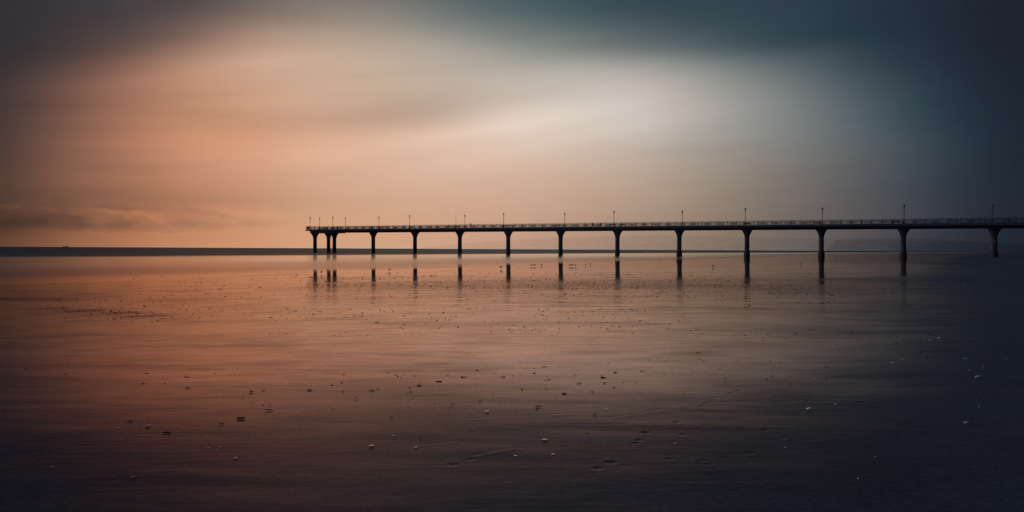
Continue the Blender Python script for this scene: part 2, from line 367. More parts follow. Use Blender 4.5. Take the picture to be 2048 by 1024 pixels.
# low ridges of sand in the foreground
for (x0, y0, x1, y1, a) in [(1235,834,1330,818,.010),(830,892,920,884,.010),(952,913,1035,897,.012),(1110,829,1150,826,.012),(940,838,985,836,.012),(655,905,760,895,.006)]:
    a0 = ground_hit(x0, y0); a1 = ground_hit(x1, y1); d = (a1 - a0); L2 = d.x ** 2 + d.y ** 2
    t = ((XX - a0.x) * d.x + (YY - a0.y) * d.y) / L2; tcl = np.clip(t, 0, 1)
    ddx = XX - a0.x - tcl * d.x; ddy = YY - a0.y - tcl * d.y; dd = np.sqrt(ddx ** 2 + ddy ** 2) * np.sign(ddy)
    a *= 0.14
    ZZ += a * np.exp(-(dd / 0.018) ** 2) * (t > -.3) * (t < 1.3) - a * .7 * np.exp(-((dd - .03) / 0.02) ** 2)
# hollows and rippled patches that shine less
def matte(px, py, rx, ry, a):
    global MAT
    p = ground_hit(px, py); q = ground_hit(px, py + ry); sy = abs(p.y - q.y); sxm = rx * p.y / F
    n = 0.6 * vnoise(XX * .25, YY, 2.0, 9) + .5 * vnoise(XX * .25, YY, 6.0, 10)
    MAT = np.maximum(MAT, a * np.clip(1.3 * np.exp(-((XX - p.x) / sxm) ** 2 - ((YY - p.y) / sy) ** 2) * (1 + 1.4 * n), 0, 1))
for q in [(0,597,90,3,.9),(80,598,80,3,.85),(150,600,60,2.4,.6),(175,588,30,3,.6),(205,594,35,3,.6),(110,616,40,2.6,.7),(170,621,45,3.4,.9),(230,627,50,4.2,.9),(290,632,45,4.2,.85),(345,638,35,3,.5),(330,600,45,2.5,.5),
          (850,573,260,6,.42),(1080,570,160,9,.45),(1330,572,180,9,.48),(1560,575,160,9,.5),(700,573,90,5,.35),(1390,706,60,8,.5),(1480,690,120,10,.35),(1590,660,140,16,.3),(860,730,40,5,.35),(1180,706,50,5,.3),
          (1650,585,110,6,.45),(1760,560,90,5,.5),(1700,630,160,16,.35),(800,742,50,4,.35),(935,740,60,4,.35),(1330,800,60,8,.3),(640,830,80,10,.3),(1030,850,90,9,.3)]:
    matte(*q)
nr, nc = XX.shape
me = bpy.data.meshes.new('beach_sand')
co = np.stack([XX, YY, ZZ], -1).reshape(-1, 3).astype(np.float32)
idx = np.arange(nr * nc).reshape(nr, nc)
quads = np.stack([idx[:-1, :-1], idx[:-1, 1:], idx[1:, 1:], idx[1:, :-1]], -1).reshape(-1, 4).astype(np.int32)
me.vertices.add(len(co)); me.vertices.foreach_set('co', co.ravel())
me.loops.add(quads.size); me.loops.foreach_set('vertex_index', quads.ravel())
me.polygons.add(len(quads)); me.polygons.foreach_set('loop_start', np.arange(0, quads.size, 4, dtype=np.int32))
me.polygons.foreach_set('use_smooth', np.ones(len(quads), bool))
me.update(calc_edges=True); me.validate()
at = me.attributes.new('matte', 'FLOAT', 'POINT'); at.data.foreach_set('value', MAT.ravel().astype(np.float32))
o = link('beach_sand', me, M_SAND); tag(o, kind='structure')

# ------------------------------------------------------------------ sea
def sea_material():
    m, g = newmat('sea_water')
    p, w, l = pos_w(g)
    mp = g.n('ShaderNodeMapping'); g.set(mp.inputs[0], p); mp.inputs['Rotation'].default_value = (0, 0, -math.atan2(PU.y, PU.x)); mp.inputs['Scale'].default_value = (0.12, 1.0, 1.0)
    sw = g.noise(mp.outputs[0], 0.045, 4, 0.55, 0.2)
    wj = g.math('ADD', w, g.math('MULTIPLY', g.math('SUBTRACT', sw, 0.5), 16.0))
    foam = g.math('MULTIPLY', g.mr(wj, 44.0, 76.0), g.mr(wj, 124.0, 104.0))
    deep = g.mr(wj, 97.0, 122.0)
    dfar = g.mr(g.noise(mp.outputs[0], 0.02, 3, 0.5), 0.3, 0.7)
    colr = g.mix(deep, (0.16, 0.11, 0.09, 1), g.mix(dfar, (0.08, 0.09, 0.085, 1), (0.15, 0.165, 0.155, 1)))
    colr = g.mix(foam, colr, (0.8, 0.78, 0.75, 1))
    df = g.n('ShaderNodeBsdfDiffuse'); g.set(df.inputs[0], colr)
    nb = g.bump(g.noise(mp.outputs[0], 0.6, 3, 0.6), g.math('MULTIPLY_ADD', deep, 0.2, 0.04), 0.3)
    gl = g.n('ShaderNodeBsdfGlossy'); g.set(gl.inputs['Roughness'], g.math('MULTIPLY_ADD', foam, -0.10, 0.22)); g.set(gl.inputs['Normal'], nb)
    g.set(gl.inputs['Color'], g.mix(deep, g.mix(foam, (1.0, 0.78, 0.63, 1), (1.0, 0.97, 0.90, 1)), (0.80, 0.92, 0.92, 1)))
    fac = g.mix(deep, g.mix(foam, (0.74,) * 3 + (1,), (1, 1, 1, 1)), g.mix(g.mr(g.noise(mp.outputs[0], 0.06, 3, 0.5), 0.35, 0.65), (0.09,) * 3 + (1,), (0.15,) * 3 + (1,)))
    mx = g.n('ShaderNodeMixShader'); g.set(mx.inputs[0], fac); g.nt.links.new(df.outputs[0], mx.inputs[1]); g.nt.links.new(gl.outputs[0], mx.inputs[2])
    tr = g.n('ShaderNodeBsdfTransparent')
    m2 = g.n('ShaderNodeMixShader'); g.set(m2.inputs[0], g.mr(wj, 31.0, 43.0)); g.nt.links.new(tr.outputs[0], m2.inputs[1]); g.nt.links.new(mx.outputs[0], m2.inputs[2])
    g.out(m2.outputs[0]); return m
M_SEA = sea_material()
wsv = np.array([26, 30, 34, 38, 42, 46, 50, 55, 60, 66, 72, 80, 90, 100, 115, 130, 150, 180, 220, 300, 500, 900, 1800, 4000, 9000, 20000, 60000], float)
lsv = np.concatenate([[-60000, -20000, -6000, -2000, -700, -300, -150, -60], np.arange(0, 400, 12.0), [450, 600, 900, 1500, 3000, 8000, 20000, 60000]])
WW, LL = np.meshgrid(wsv, lsv, indexing='ij')
CL = curve(LL)
SZ = -0.2 * sstep(70, 150, LL) * sstep(90, 40, WW) - 0.15 * sstep(80, 36, WW)
co = [(PS.x * a + PU.x * b, PS.y * a + PU.y * b, c) for a, b, c in zip((WW - CL).ravel(), LL.ravel(), SZ.ravel())]
idx = np.arange(len(co)).reshape(WW.shape)
fs = np.stack([idx[:-1, :-1], idx[1:, :-1], idx[1:, 1:], idx[:-1, 1:]], -1).reshape(-1, 4).tolist()
me = bpy.data.meshes.new('sea'); me.from_pydata(co, [], fs); me.update()
bm = bmesh.new(); bm.from_mesh(me); bmesh.ops.recalc_face_normals(bm, faces=bm.faces)
if sum(f.normal.z for f in bm.faces) < 0: bmesh.ops.reverse_faces(bm, faces=bm.faces)
bm.to_mesh(me); bm.free()
for p in me.polygons: p.use_smooth = True
tag(link('sea', me, M_SEA), kind='structure')

# ------------------------------------------------------------------ hills, haze put into their see-through material
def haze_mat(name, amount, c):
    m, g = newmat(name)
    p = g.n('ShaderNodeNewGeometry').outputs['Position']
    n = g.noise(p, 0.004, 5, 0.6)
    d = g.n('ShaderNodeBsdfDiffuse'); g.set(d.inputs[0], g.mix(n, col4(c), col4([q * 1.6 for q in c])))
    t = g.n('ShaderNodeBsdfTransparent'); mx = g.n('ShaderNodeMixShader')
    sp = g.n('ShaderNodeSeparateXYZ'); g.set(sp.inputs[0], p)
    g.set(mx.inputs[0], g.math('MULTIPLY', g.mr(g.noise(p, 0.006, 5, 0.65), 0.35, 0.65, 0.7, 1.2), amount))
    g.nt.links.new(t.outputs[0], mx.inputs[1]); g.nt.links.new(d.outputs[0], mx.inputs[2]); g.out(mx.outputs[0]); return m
def hill(name, dist, prof, mat, seed):
    r = np.random.default_rng(seed); vs = []; fs = []; n = 0
    xs = np.arange(prof[0][0], prof[-1][0] + 1, 6.0); hs = np.interp(xs, [q[0] for q in prof], [q[1] for q in prof])
    ph = r.random(6) * 6.28
    for i, (x, h) in enumerate(zip(xs, hs)):
        a = (x - 1024) / F; jit = sum(math.sin(x * f + q) for f, q in zip((.021, .05, .11, .23), ph)) * 0.22 * min(1, h / 6)
        hh = max(0.0, (h + jit)) / F * dist
        for k, (dd, fr) in enumerate(((0, 0), (0.02, .55), (0.05, .9), (0.08, 1.0))):
            vs.append((a * dist * (1 + dd), dist * (1 + dd), -2 + (hh + 2) * fr * (1 + dd)))
    m = len(xs)
    for i in range(m - 1):
        for k in range(3): fs.append((i * 4 + k, (i + 1) * 4 + k, (i + 1) * 4 + k + 1, i * 4 + k + 1))
    me = bpy.data.meshes.new(name); me.from_pydata(vs, [], fs); me.update()
    for p in me.polygons: p.use_smooth = True
    tag(link(name, me, mat), kind='structure')
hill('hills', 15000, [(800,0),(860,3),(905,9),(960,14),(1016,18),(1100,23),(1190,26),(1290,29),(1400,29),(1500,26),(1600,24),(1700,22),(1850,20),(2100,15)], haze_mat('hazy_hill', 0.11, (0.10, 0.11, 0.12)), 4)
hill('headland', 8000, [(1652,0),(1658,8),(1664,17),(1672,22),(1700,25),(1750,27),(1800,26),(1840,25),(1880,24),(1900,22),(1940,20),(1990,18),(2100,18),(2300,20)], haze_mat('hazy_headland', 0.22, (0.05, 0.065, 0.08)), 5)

# ------------------------------------------------------------------ pier
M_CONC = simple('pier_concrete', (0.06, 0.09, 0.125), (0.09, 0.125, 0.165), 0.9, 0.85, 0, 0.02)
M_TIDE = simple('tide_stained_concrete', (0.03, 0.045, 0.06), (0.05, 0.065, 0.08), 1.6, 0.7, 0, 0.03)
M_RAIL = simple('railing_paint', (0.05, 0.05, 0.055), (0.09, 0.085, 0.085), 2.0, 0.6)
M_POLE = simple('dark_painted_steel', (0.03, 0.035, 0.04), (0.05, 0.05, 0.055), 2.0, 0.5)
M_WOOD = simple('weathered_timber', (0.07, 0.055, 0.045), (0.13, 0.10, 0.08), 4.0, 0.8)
M_PALE = simple('pale_paint', (0.62, 0.58, 0.55), (0.75, 0.72, 0.70), 5.0, 0.6)
M_RED = simple('faded_red_paint', (0.45, 0.06, 0.04), (0.55, 0.10, 0.07), 5.0, 0.6)
mg, gg = newmat('lantern_glass'); pp = gg.pr(Base_Color=(0.55, 0.5, 0.45, 1), Roughness=0.3, Alpha=0.75); gg.out(pp.outputs[0]); M_GLASS = mg

# pier root: local +X = seaward, local +Y = across (away from the camera)
yaw = math.atan2(PS.y, PS.x)
pier = empty('pier', PIER0, yaw)
tag(pier, 'long dark concrete pier on flared columns running out over the wet beach into the sea', 'pier')
FAR = -1   # local +Y of this frame points toward the camera side; far railing is local -Y
def deck_z(u): return CAMH + 5.30 + 0.35 * (u / 180.0)            # underside
GT = 1.08                                                          # underside to walking surface
K_END = 11.60; U_END = K_END * SPAN; U_START = -2.2 * SPAN; HW = 3.3
NS = 60
def sweep(mb, pts_fn, u0, u1, n):
    rr = [pts_fn(u0 + (u1 - u0) * i / n) for i in range(n + 1)]; mb.rings(rr)
mb = MB()
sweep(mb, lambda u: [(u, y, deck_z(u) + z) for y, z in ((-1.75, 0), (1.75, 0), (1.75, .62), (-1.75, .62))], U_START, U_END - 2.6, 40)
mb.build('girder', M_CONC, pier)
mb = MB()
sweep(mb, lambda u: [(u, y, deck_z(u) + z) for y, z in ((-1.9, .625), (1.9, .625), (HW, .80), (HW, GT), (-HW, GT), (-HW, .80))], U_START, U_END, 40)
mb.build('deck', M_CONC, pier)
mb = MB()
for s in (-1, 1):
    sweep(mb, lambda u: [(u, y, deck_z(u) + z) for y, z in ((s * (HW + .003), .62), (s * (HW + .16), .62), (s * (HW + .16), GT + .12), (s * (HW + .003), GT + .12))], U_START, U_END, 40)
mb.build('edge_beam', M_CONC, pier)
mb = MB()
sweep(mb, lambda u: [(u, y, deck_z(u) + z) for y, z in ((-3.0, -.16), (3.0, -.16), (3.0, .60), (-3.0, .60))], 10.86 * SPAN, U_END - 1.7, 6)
mb.build('head_beam', M_CONC, pier)

def column(u, y, label=None):
    zt = deck_z(u) - (0.16 if u > 10.8 * SPAN else 0) + 0.02
    wp = PIER0 + PS * u; zb = min(float(sand_z(wp.x, wp.y)), 0) - 0.6
    mb = MB(); rr = []
    H = 2.35
    prof = [(zb, 0.64, 0.64)] + [(z, 0.62 - .0 * z, .62) for z in (1.0,)]
    for t in [0, .12, .25, .4, .55, .68, .8, .9, .97, 1.0]:
        fl = t ** 2.1
        prof.append((zt - H * (1 - t), 0.585 + 0.80 * fl, 0.60 + 1.0 * fl))
    seg = 20
    for z, rx, ry in prof:
        ring = []
        for j in range(seg):
            a = 2 * math.pi * j / seg; ca, sa = math.cos(a), math.sin(a); e = 0.72
            ring.append((u + rx * math.copysign(abs(ca) ** e, ca), y + ry * math.copysign(abs(sa) ** e, sa), z))
        rr.append(ring)
    mb.rings(rr); c = mb.build('column', M_CONC, pier, True)
    bt = float(sand_z(wp.x, wp.y))
    base = max(0.0, bt) if u < 66 else 0.0
    mb = MB(); mb.lathe([(0.72, zb), (0.80, base - .1), (0.80, base + 0.95), (0.74, base + 1.18), (0.66, base + 1.22)] if u < 75 else [(0.70, zb), (0.70, base + .5), (0.655, base + 1.5), (0.64, base + 1.55)], (u, y), 16)
    mb.build('footing', M_TIDE, c, True)
    return c
cols = {}
for k in range(-2, 12):
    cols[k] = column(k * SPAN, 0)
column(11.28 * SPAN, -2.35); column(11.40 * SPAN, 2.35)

# railings, one pair per span: posts, rails and balusters
ZR = 1.10
def railing(u0, u1, side, ends=False):
    y = side * (HW + .05); z0 = lambda u: deck_z(u) + GT + .12
    mb = MB()
    n = max(1, round((u1 - u0) / 0.125))
    for i in range(n):
        u = u0 + (u1 - u0) * (i + .5) / n
        mb.box((u, y, z0(u) + .53), (0.042, 0.03, 0.80))
    sweep(mb, lambda u: [(u, y + a, z0(u) + b) for a, b in ((-.018, .10), (.018, .10), (.018, .13), (-.018, .13))], u0, u1, 2)
    sweep(mb, lambda u: [(u, y + a, z0(u) + b) for a, b in ((-.018, .90), (.018, .90), (.018, .93), (-.018, .93))], u0, u1, 2)
    r = mb.build('railing', M_RAIL, pier)
    mb = MB(); sweep(mb, lambda u: [(u, y + a, z0(u) + b) for a, b in ((-.05, 1.03), (.05, 1.03), (.05, 1.10), (-.05, 1.10))], u0, u1 - .01, 2)
    mb.build('handrail', M_RAIL, r)
    m = max(1, round((u1 - u0) / 2.25))
    mbf = MB()
    for i in range(m):
        u = u0 + (u1 - u0) * i / m
        q = MB(); q.box((u, y, z0(u) + .55), (0.10, 0.09, 1.14)); q.build('railing_post', M_RAIL, r)
for side in (1, -1):
    for k in range(-2, 11): railing(k * SPAN, (k + 1) * SPAN, side)
    railing(11 * SPAN, U_END - .05, side)
mb = MB(); z = deck_z(U_END) + GT + .12
for i in range(38): mb.box((U_END - .05, -3.2 + 6.4 * (i + .5) / 38, z + .53), (.02, .02, .8))
mb.box((U_END - .05, 0, z + 1.06), (.1, 6.75, .07)); mb.box((U_END - .05, 0, z + .115), (.036, 6.6, .03))
mb.build('end_railing', M_RAIL, pier)
# ladder beside the pair of end columns
mb = MB(); ul = 11.12 * SPAN
for s in (-.2, .2): mb.tube([(ul + s, -1.2, -0.5), (ul + s, -1.2, deck_z(ul) + .2)], .03, 5)
for i in range(20): mb.tube([(ul - .2, -1.2, -0.2 + i * .35), (ul + .2, -1.2, -0.2 + i * .35)], .022, 5)
mb.build('ladder', M_POLE, pier)

def deck_pos(u, y, dz=GT): 
    p = PIER0 + PS * u + Vector((-PS.y, PS.x, 0)) * y
    return (p.x, p.y, deck_z(u) + dz)
# ------------------------------------------------------------------ lamp posts
ORD = ['first', 'second', 'third', 'fourth', 'fifth', 'sixth', 'seventh', 'eighth', 'ninth', 'tenth', 'eleventh', 'twelfth', 'thirteenth', 'fourteenth', 'fifteenth', 'sixteenth']
def make_lamp():
    r = empty('lamp_post')
    mb = MB(); mb.lathe([(.15, 0), (.15, .25), (.11, .32), (.09, .9), (.075, .95), (.07, 1.2), (.065, 3.85), (.075, 3.87), (.075, 3.92), (.04, 3.95)], seg=10)
    mb.build('pole', M_POLE, r)
    mb = MB(); mb.lathe([(.09, 3.955), (.10, 4.0), (.19, 4.36), (.185, 4.365)], seg=6); ln = mb.build('lantern', M_GLASS, r)
    mb = MB()
    for j in range(6):
        a = 2 * math.pi * j / 6
        mb.tube([(.105 * math.cos(a), .105 * math.sin(a), 3.98), (.198 * math.cos(a), .198 * math.sin(a), 4.37)], .018, 4)
    mb.build('lantern_frame', M_POLE, ln)
    mb = MB(); mb.lathe([(.24, 4.372), (.25, 4.40), (.14, 4.52), (.06, 4.60), (.03, 4.62), (.035, 4.66), (.01, 4.76)], seg=8); mb.build('lamp_cap', M_POLE, ln)
    mb = MB(); mb.tube([(-.28, 0, 3.72), (.28, 0, 3.72)], .02, 5); mb.build('crossbar', M_POLE, r)
    return r
lamp0 = None
def lamp(u, y, label, first=[True]):
    global lamp0
    if lamp0 is None: lamp0 = make_lamp(); o = lamp0
    else: o = copy_tree(lamp0)
    o.location = deck_pos(u, y); o.rotation_euler = (0, 0, yaw)
    tag(o, label, 'lamp post', 'old style lamp posts along the pier')
for k in range(0, 11):
    near = k in (1, 3, 5, 7, 9)
    nm = 'on the near railing' if near else 'on the far railing'
    lab = 'slender dark lantern lamp post %s above the %s column from the right' % (nm, ORD[k])
    lamp(k * SPAN, 3.05 if near else -3.05, lab)
lamp(11.50 * SPAN, 3.0, 'lantern lamp post at the very seaward tip of the pier, leftmost of all the lamps')
lamp(11.56 * SPAN, -3.0, 'lantern lamp post second from the left at the pier end')
lamp(10.89 * SPAN, 3.0, 'lantern lamp post above the paired end columns, third from the left')
lamp(10.86 * SPAN, -3.0, 'lantern lamp post fourth from the left, just right of the paired end columns')
# plain pole
fp = empty('flagpole', deck_pos(7.98 * SPAN, 3.0), yaw); tag(fp, 'thin plain pole without a lantern standing left of a lamp post on the pier', 'flagpole')
mb = MB(); mb.lathe([(.08, 0), (.08, .2), (.055, .3), (.045, 4.2), (.02, 4.25), (.012, 5.0)], seg=8); mb.build('pole', M_POLE, fp)
mb = MB(); mb.lathe([(.01, 5.0), (.04, 5.03), (.04, 5.08), (.01, 5.11)], seg=8); mb.build('finial', M_POLE, fp)

# ------------------------------------------------------------------ benches and small things on the deck
def make_bench():
    r = empty('bench')
    for s in (-1, 1):
        mb = MB(); mb.box((s * .75, 0, .2), (.07, .42, .40)); mb.box((s * .75, .22, .62), (.07, .06, .5)); mb.build('leg', M_POLE, r)
    mb = MB()
    for i in range(4): mb.box((0, -.17 + i * .115, .425), (1.8, .09, .045))
    mb.build('seat', M_WOOD, r)
    mb = MB()
    for i in range(3): mb.box((0, .262, .58 + i * .12), (1.8, .03, .09))
    mb.build('backrest', M_WOOD, r)
    return r
bench0 = make_bench(); used = False
def bench(u, y, rz, label):
    global used
    o = bench0 if not used else copy_tree(bench0); used = True
    o.location = deck_pos(u, y); o.rotation_euler = (0, 0, yaw + rz); tag(o, label, 'bench', 'benches on the pier deck')
BN = [(5.05, 'pair of dark benches above the sixth column from the right, the right one'), (4.83, 'x'), ]
for kk, yy, lab in [(5.04, 2.3, 'dark bench behind the railing over the sixth column from the right, left of its pair'),
                    (4.86, 2.3, 'dark bench just right of the sixth column from the right, right of its pair'),
                    (8.13, 2.3, 'bench left of the thin plain pole on the pier'),
                    (7.97, 2.3, 'bench between the thin plain pole and the lamp post beside it'),
                    (9.95, 2.3, 'bench beside the lamp post above the eleventh column from the right'),
                    (9.70, 2.3, 'bench half way along the span right of the eleventh column from the right'),
                    (6.0, 2.3, 'bench behind the railing above the seventh column from the right'),
                    (7.0, 1.6, 'bench behind the railing above the eighth column from the right'),
                    (3.0, 1.6, 'bench behind the railing above the fourth column from the right'),
                    (2.05, 1.6, 'bench behind the railing above the third column from the right'),
                    (1.1, 1.6, 'bench behind the railing above the second column from the right'),
                    (11.3, 1.6, 'bench on the pier head, nearest to the seaward tip'),
                    (11.12, 2.2, 'bench on the pier head between the two middle end lamps'),
                    (10.98, 1.4, 'bench on the pier head beside the paired end columns')]:
    bench(kk * SPAN, yy, math.pi, lab)
nb = empty('notice_board', deck_pos(U_END - .9, 3.05), yaw); tag(nb, 'dark board fixed inside the railing at the seaward tip of the pier', 'board')
mb = MB(); mb.box((0, 0, .72), (1.25, .05, 1.0)); mb.build('panel', M_POLE, nb)
for s in (-.55, .55):
    mb = MB(); mb.box((s, -.06, .6), (.07, .07, 1.2)); mb.build('post', M_POLE, nb)
bn = empty('litter_bin', deck_pos(10.80 * SPAN, 2.3), yaw); tag(bn, 'round dark bin on the deck at the foot of the fourth lamp from the left', 'bin')
mb = MB(); mb.lathe([(.26, 0), (.30, .85), (.31, .9)], seg=12); mb.build('bin_body', M_POLE, bn, True)
mb = MB(); mb.lathe([(.33, .905), (.33, .96), (.2, 1.1), (.05, 1.15)], seg=12); mb.build('lid', M_RAIL, bn, True)
for i, (kk, lb) in enumerate([(5.22, 'brown panel on a post left of the pair of dark benches, the nearer to them'), (5.36, 'brown panel on a post left of the pair of dark benches, the farther from them')]):
    sb = empty('sign_board', deck_pos(kk * SPAN, 2.9), yaw); tag(sb, lb, 'sign', 'brown panels on the pier')
    mb = MB(); mb.box((0, .06, .72), (.42 + .0 * i, .04, .85)); mb.build('panel', M_WOOD, sb)
    mb = MB(); mb.box((0, 0, .55), (.07, .07, 1.1)); mb.build('post', M_POLE, sb)
# notices fixed to two columns
for kk, lb in [(9, 'small pale and red notice fixed to the tenth column from the right'), (0, 'small pale notice fixed to the first column from the right')]:
    u = kk * SPAN; P0 = PIER0 + PS * u; d = Vector((-P0.x, -P0.y, 0)).normalized()
    zc = CAMH + 2.35
    s = empty('notice_sign', (P0.x + d.x * .66, P0.y + d.y * .66, zc), math.atan2(d.y, d.x) + math.pi / 2); tag(s, lb, 'sign')
    mb = MB(); mb.box((0, 0, 0), (.52, .03, .42)); mb.build('panel', M_PALE if kk else simple('weathered_sign', (.16, .17, .19), (.22, .23, .25)), s)
    if kk:
        mb = MB(); mb.box((0, -.019, .13), (.50, .006, .10)); mb.box((0, -.019, -.12), (.34, .006, .05)); mb.build('lettering_band', M_RED, s)

# person on the deck
def person(loc, rz, label):
    r = empty('person', loc, rz); tag(r, label, 'person')
    me = bpy.data.meshes.new('body'); J = [(0,0,.95),(0,0,1.2),(0,.01,1.42),(0,.01,1.52),(0,-.01,1.64),(0,0,1.74),
        (-.19,0,1.40),(-.25,-.03,1.14),(-.22,-.2,1.0),(-.2,-.27,.98),(.19,0,1.40),(.25,-.03,1.14),(.22,-.2,1.0),(.2,-.27,.98),
        (-.1,0,.9),(-.12,-.01,.5),(-.12,.02,.09),(-.13,-.14,.04),(.1,0,.9),(.13,.02,.5),(.14,.04,.09),(.15,-.12,.04)]
    E = [(0,1),(1,2),(2,3),(3,4),(4,5),(2,6),(6,7),(7,8),(8,9),(2,10),(10,11),(11,12),(12,13),(0,14),(14,15),(15,16),(16,17),(0,18),(18,19),(19,20),(20,21)]
    RD = [.15,.15,.15,.06,.10,.08,.07,.05,.04,.03,.07,.05,.04,.03,.10,.07,.05,.045,.10,.07,.05,.045]
    me.from_pydata(J, E, []); b = link('body', me, simple('dark_clothes', (.03, .03, .04), (.05, .05, .06)), r)
    b.modifiers.new('skin', 'SKIN'); b.modifiers.new('sub', 'SUBSURF').levels = 1
    for i, v in enumerate(me.skin_vertices[0].data): v.radius = (RD[i], RD[i]); v.use_root = (i == 0)
    mb = MB(); mb.lathe([(.10, 1.66), (.112, 1.70), (.10, 1.76), (.05, 1.80)], seg=10); mb.build('hair', M_POLE, r, True)
person(deck_pos(7.69 * SPAN, 2.4), yaw + 2.6, 'small dark figure standing at the pier railing right of the plain pole')

# ------------------------------------------------------------------ ship and buoy
M_SHIP = simple('ship_hull', (.05, .035, .035), (.08, .06, .055), .1, .7)
d = ray(131, 492.6); p = Vector((d.x, d.y, 0)) * (5200 / d.y)
sh = empty('cargo_ship', (p.x, p.y, 0), R(8)); tag(sh, 'tiny dark ship on the horizon at the far left', 'ship')
mb = MB()
st = [(-19, .2, 7.2), (-16, 2.2, 5.6), (-8, 3.5, 4.2), (5, 3.7, 4.0), (15, 3.4, 4.4), (18, 2.6, 4.8)]
mb.rings([[(x, -w_, h), (x, -w_ * .7, -.5), (x, w_ * .7, -.5), (x, w_, h)] for x, w_, h in st]); mb.build('hull', M_SHIP, sh)
mb = MB(); mb.box((10.5, 0, 6.8), (8, 5.6, 5.4)); mb.box((10.5, 0, 10.6), (5, 4.6, 2.4)); mb.build('superstructure', M_SHIP, sh)
mb = MB(); mb.lathe([(.35, 11.7), (.2, 16.5)], (10.5, 0), 6); mb.build('mast', M_SHIP, sh)
mb = MB(); mb.lathe([(1.0, 4.2), (.9, 8)], (2, 0), 6); mb.lathe([(.4, 4), (.25, 10)], (-6, 0), 6); mb.build('crane_post', M_SHIP, sh)
d = ray(1321, 502.6); p = Vector((d.x, d.y, 0)) * (420 / d.y)
by = empty('marker_buoy', (p.x, p.y, 0)); tag(by, 'small pale buoy on the water between the fifth and sixth columns from the right', 'buoy')
mb = MB(); mb.lathe([(.2, -.2), (.55, 0), (.55, .35), (.2, .5)], seg=12); mb.build('float', M_PALE, by, True)
mb = MB(); mb.lathe([(.1, .5), (.07, 1.1), (.16, 1.12), (.02, 1.35)], seg=8); mb.build('topmark', M_PALE, by)

# ------------------------------------------------------------------ birds
M_BIRD = simple('dark_plumage', (.03, .025, .025), (.07, .055, .05), 20, .7)
M_LEG = simple('bird_leg', (.10, .05, .03), (.14, .07, .04), 20, .6)
def make_bird():
    r = empty('shore_bird')
    mb = MB()
    sec = [(-.20, .005, .215), (-.15, .02, .21), (-.10, .05, .20), (-.03, .075, .19), (.05, .07, .20), (.10, .045, .235), (.125, .028, .27), (.145, .032, .30), (.17, .032, .31), (.19, .02, .305), (.205, .007, .30), (.26, .003, .29)]
    mb.rings([[(x + .0, rr * .8 * math.cos(a), z + rr * math.sin(a)) for a in [2 * math.pi * j / 10 for j in range(10)]] for x, rr, z in sec])
    mb.build('body', M_BIRD, r, True)
    for s in (-1, 1):
        mb = MB(); mb.tube([(0, s * .03, .14), (-.012, s * .03, .07), (.004, s * .03, .004), (.04, s * .03, .004)], [.008, .005, .005, .003], 5); mb.build('leg', M_LEG, r)
        mb = MB(); mb.rings([[(x, s * (.055 + .008 * math.cos(a)), z + h * math.sin(a)) for a in [2 * math.pi * j / 6 for j in range(6)]] for x, h, z in ((.07, .01, .215), (.02, .035, .205), (-.08, .035, .205), (-.19, .008, .215))]); mb.build('wing', M_BIRD, r, True)
    return r
bird0 = make_bird(); bu = False
for (px, py, rz, s, lb) in [(1002,538,.3,1.15,'dark wading bird alone just left of the seventh column reflection from the pier tip side'),
    (1063,533,2.9,.95,'wading bird on wet sand left in the close pair between two column reflections'),
    (1069,533,.2,1.1,'wading bird on wet sand right in the close pair between two column reflections'),
    (1083,532,3.3,.9,'fainter wading bird standing just right of the close pair'),
    (1140,533,3.0,1.05,'dark wading bird right of a column reflection, left of three bunched together'),
    (1144.5,533,.1,1.1,'dark wading bird in the middle of three bunched together'),
    (1151,533,.6,1.0,'paler wading bird at the right of three bunched together'),
    (1171,532,1.7,.9,'faint slim bird right of the bunch of three'),
    (1181,530,2.8,.8,'faint bird farthest back, well right of the bunch of three'),
    (1426,535,2.2,1.0,'lone bird on the wet sand between the fourth and fifth columns from the right'),
    (1602,530,1.2,.9,'lone bird left of the third column from the right'),
    (643,548,1.6,1.0,'lone bird between the reflections of the end columns'),
    (779,543,.2,.9,'faint lone bird between the eleventh and tenth column reflections')]:
    o = bird0 if not bu else copy_tree(bird0); bu = True
    p = ground_hit(px, py); o.location = p; o.rotation_euler = (0, 0, rz); o.scale = (s * 0.68,) * 3
    tag(o, lb, 'bird', 'wading birds on the wet sand')

# ------------------------------------------------------------------ shells and seaweed scraps
ms, g = newmat('pearly_shell')
tcc = g.n('ShaderNodeTexCoord').outputs['Object']; nn = g.noise(tcc, 30, 4, .6)
pb = g.pr(Base_Color=g.mix(nn, (.93, .80, .64, 1), (1.0, .93, .82, 1)), Roughness=.16, Metallic=.6, Coat_Weight=.6, Coat_Roughness=.15); g.out(pb.outputs[0]); M_SHELL = ms
M_WEED = simple('dark_seaweed', (.008, .009, .010), (.025, .022, .02), 30, .8, spec=.03)
def shell_mesh(seed):
    r = random.Random(seed); mb = MB(); n = 22; rr = []
    for i, t in enumerate((0.02, .2, .4, .6, .8, .93, 1.0)):
        ring = []
        for j in range(n):
            a = -1.25 + 2.5 * j / (n - 1) if False else 2 * math.pi * j / n
            fan = .62 + .38 * math.cos(a * .5) ** 2
            rib = 1 + .05 * math.cos(a * 9) * t
            ring.append((t * fan * rib * math.cos(a) , t * .85 * fan * rib * math.sin(a), .09 * (1 - t ** 2) ** .8 + .02))
        rr.append(ring)
    mb.rings(rr); v = mb.v
    me = bpy.data.meshes.new('shell'); me.from_pydata(v, [], mb.f); me.update(); me.materials.append(M_SHELL)
    for p in me.polygons: p.use_smooth = True
    return me
SM = [shell_mesh(i) for i in range(2)]
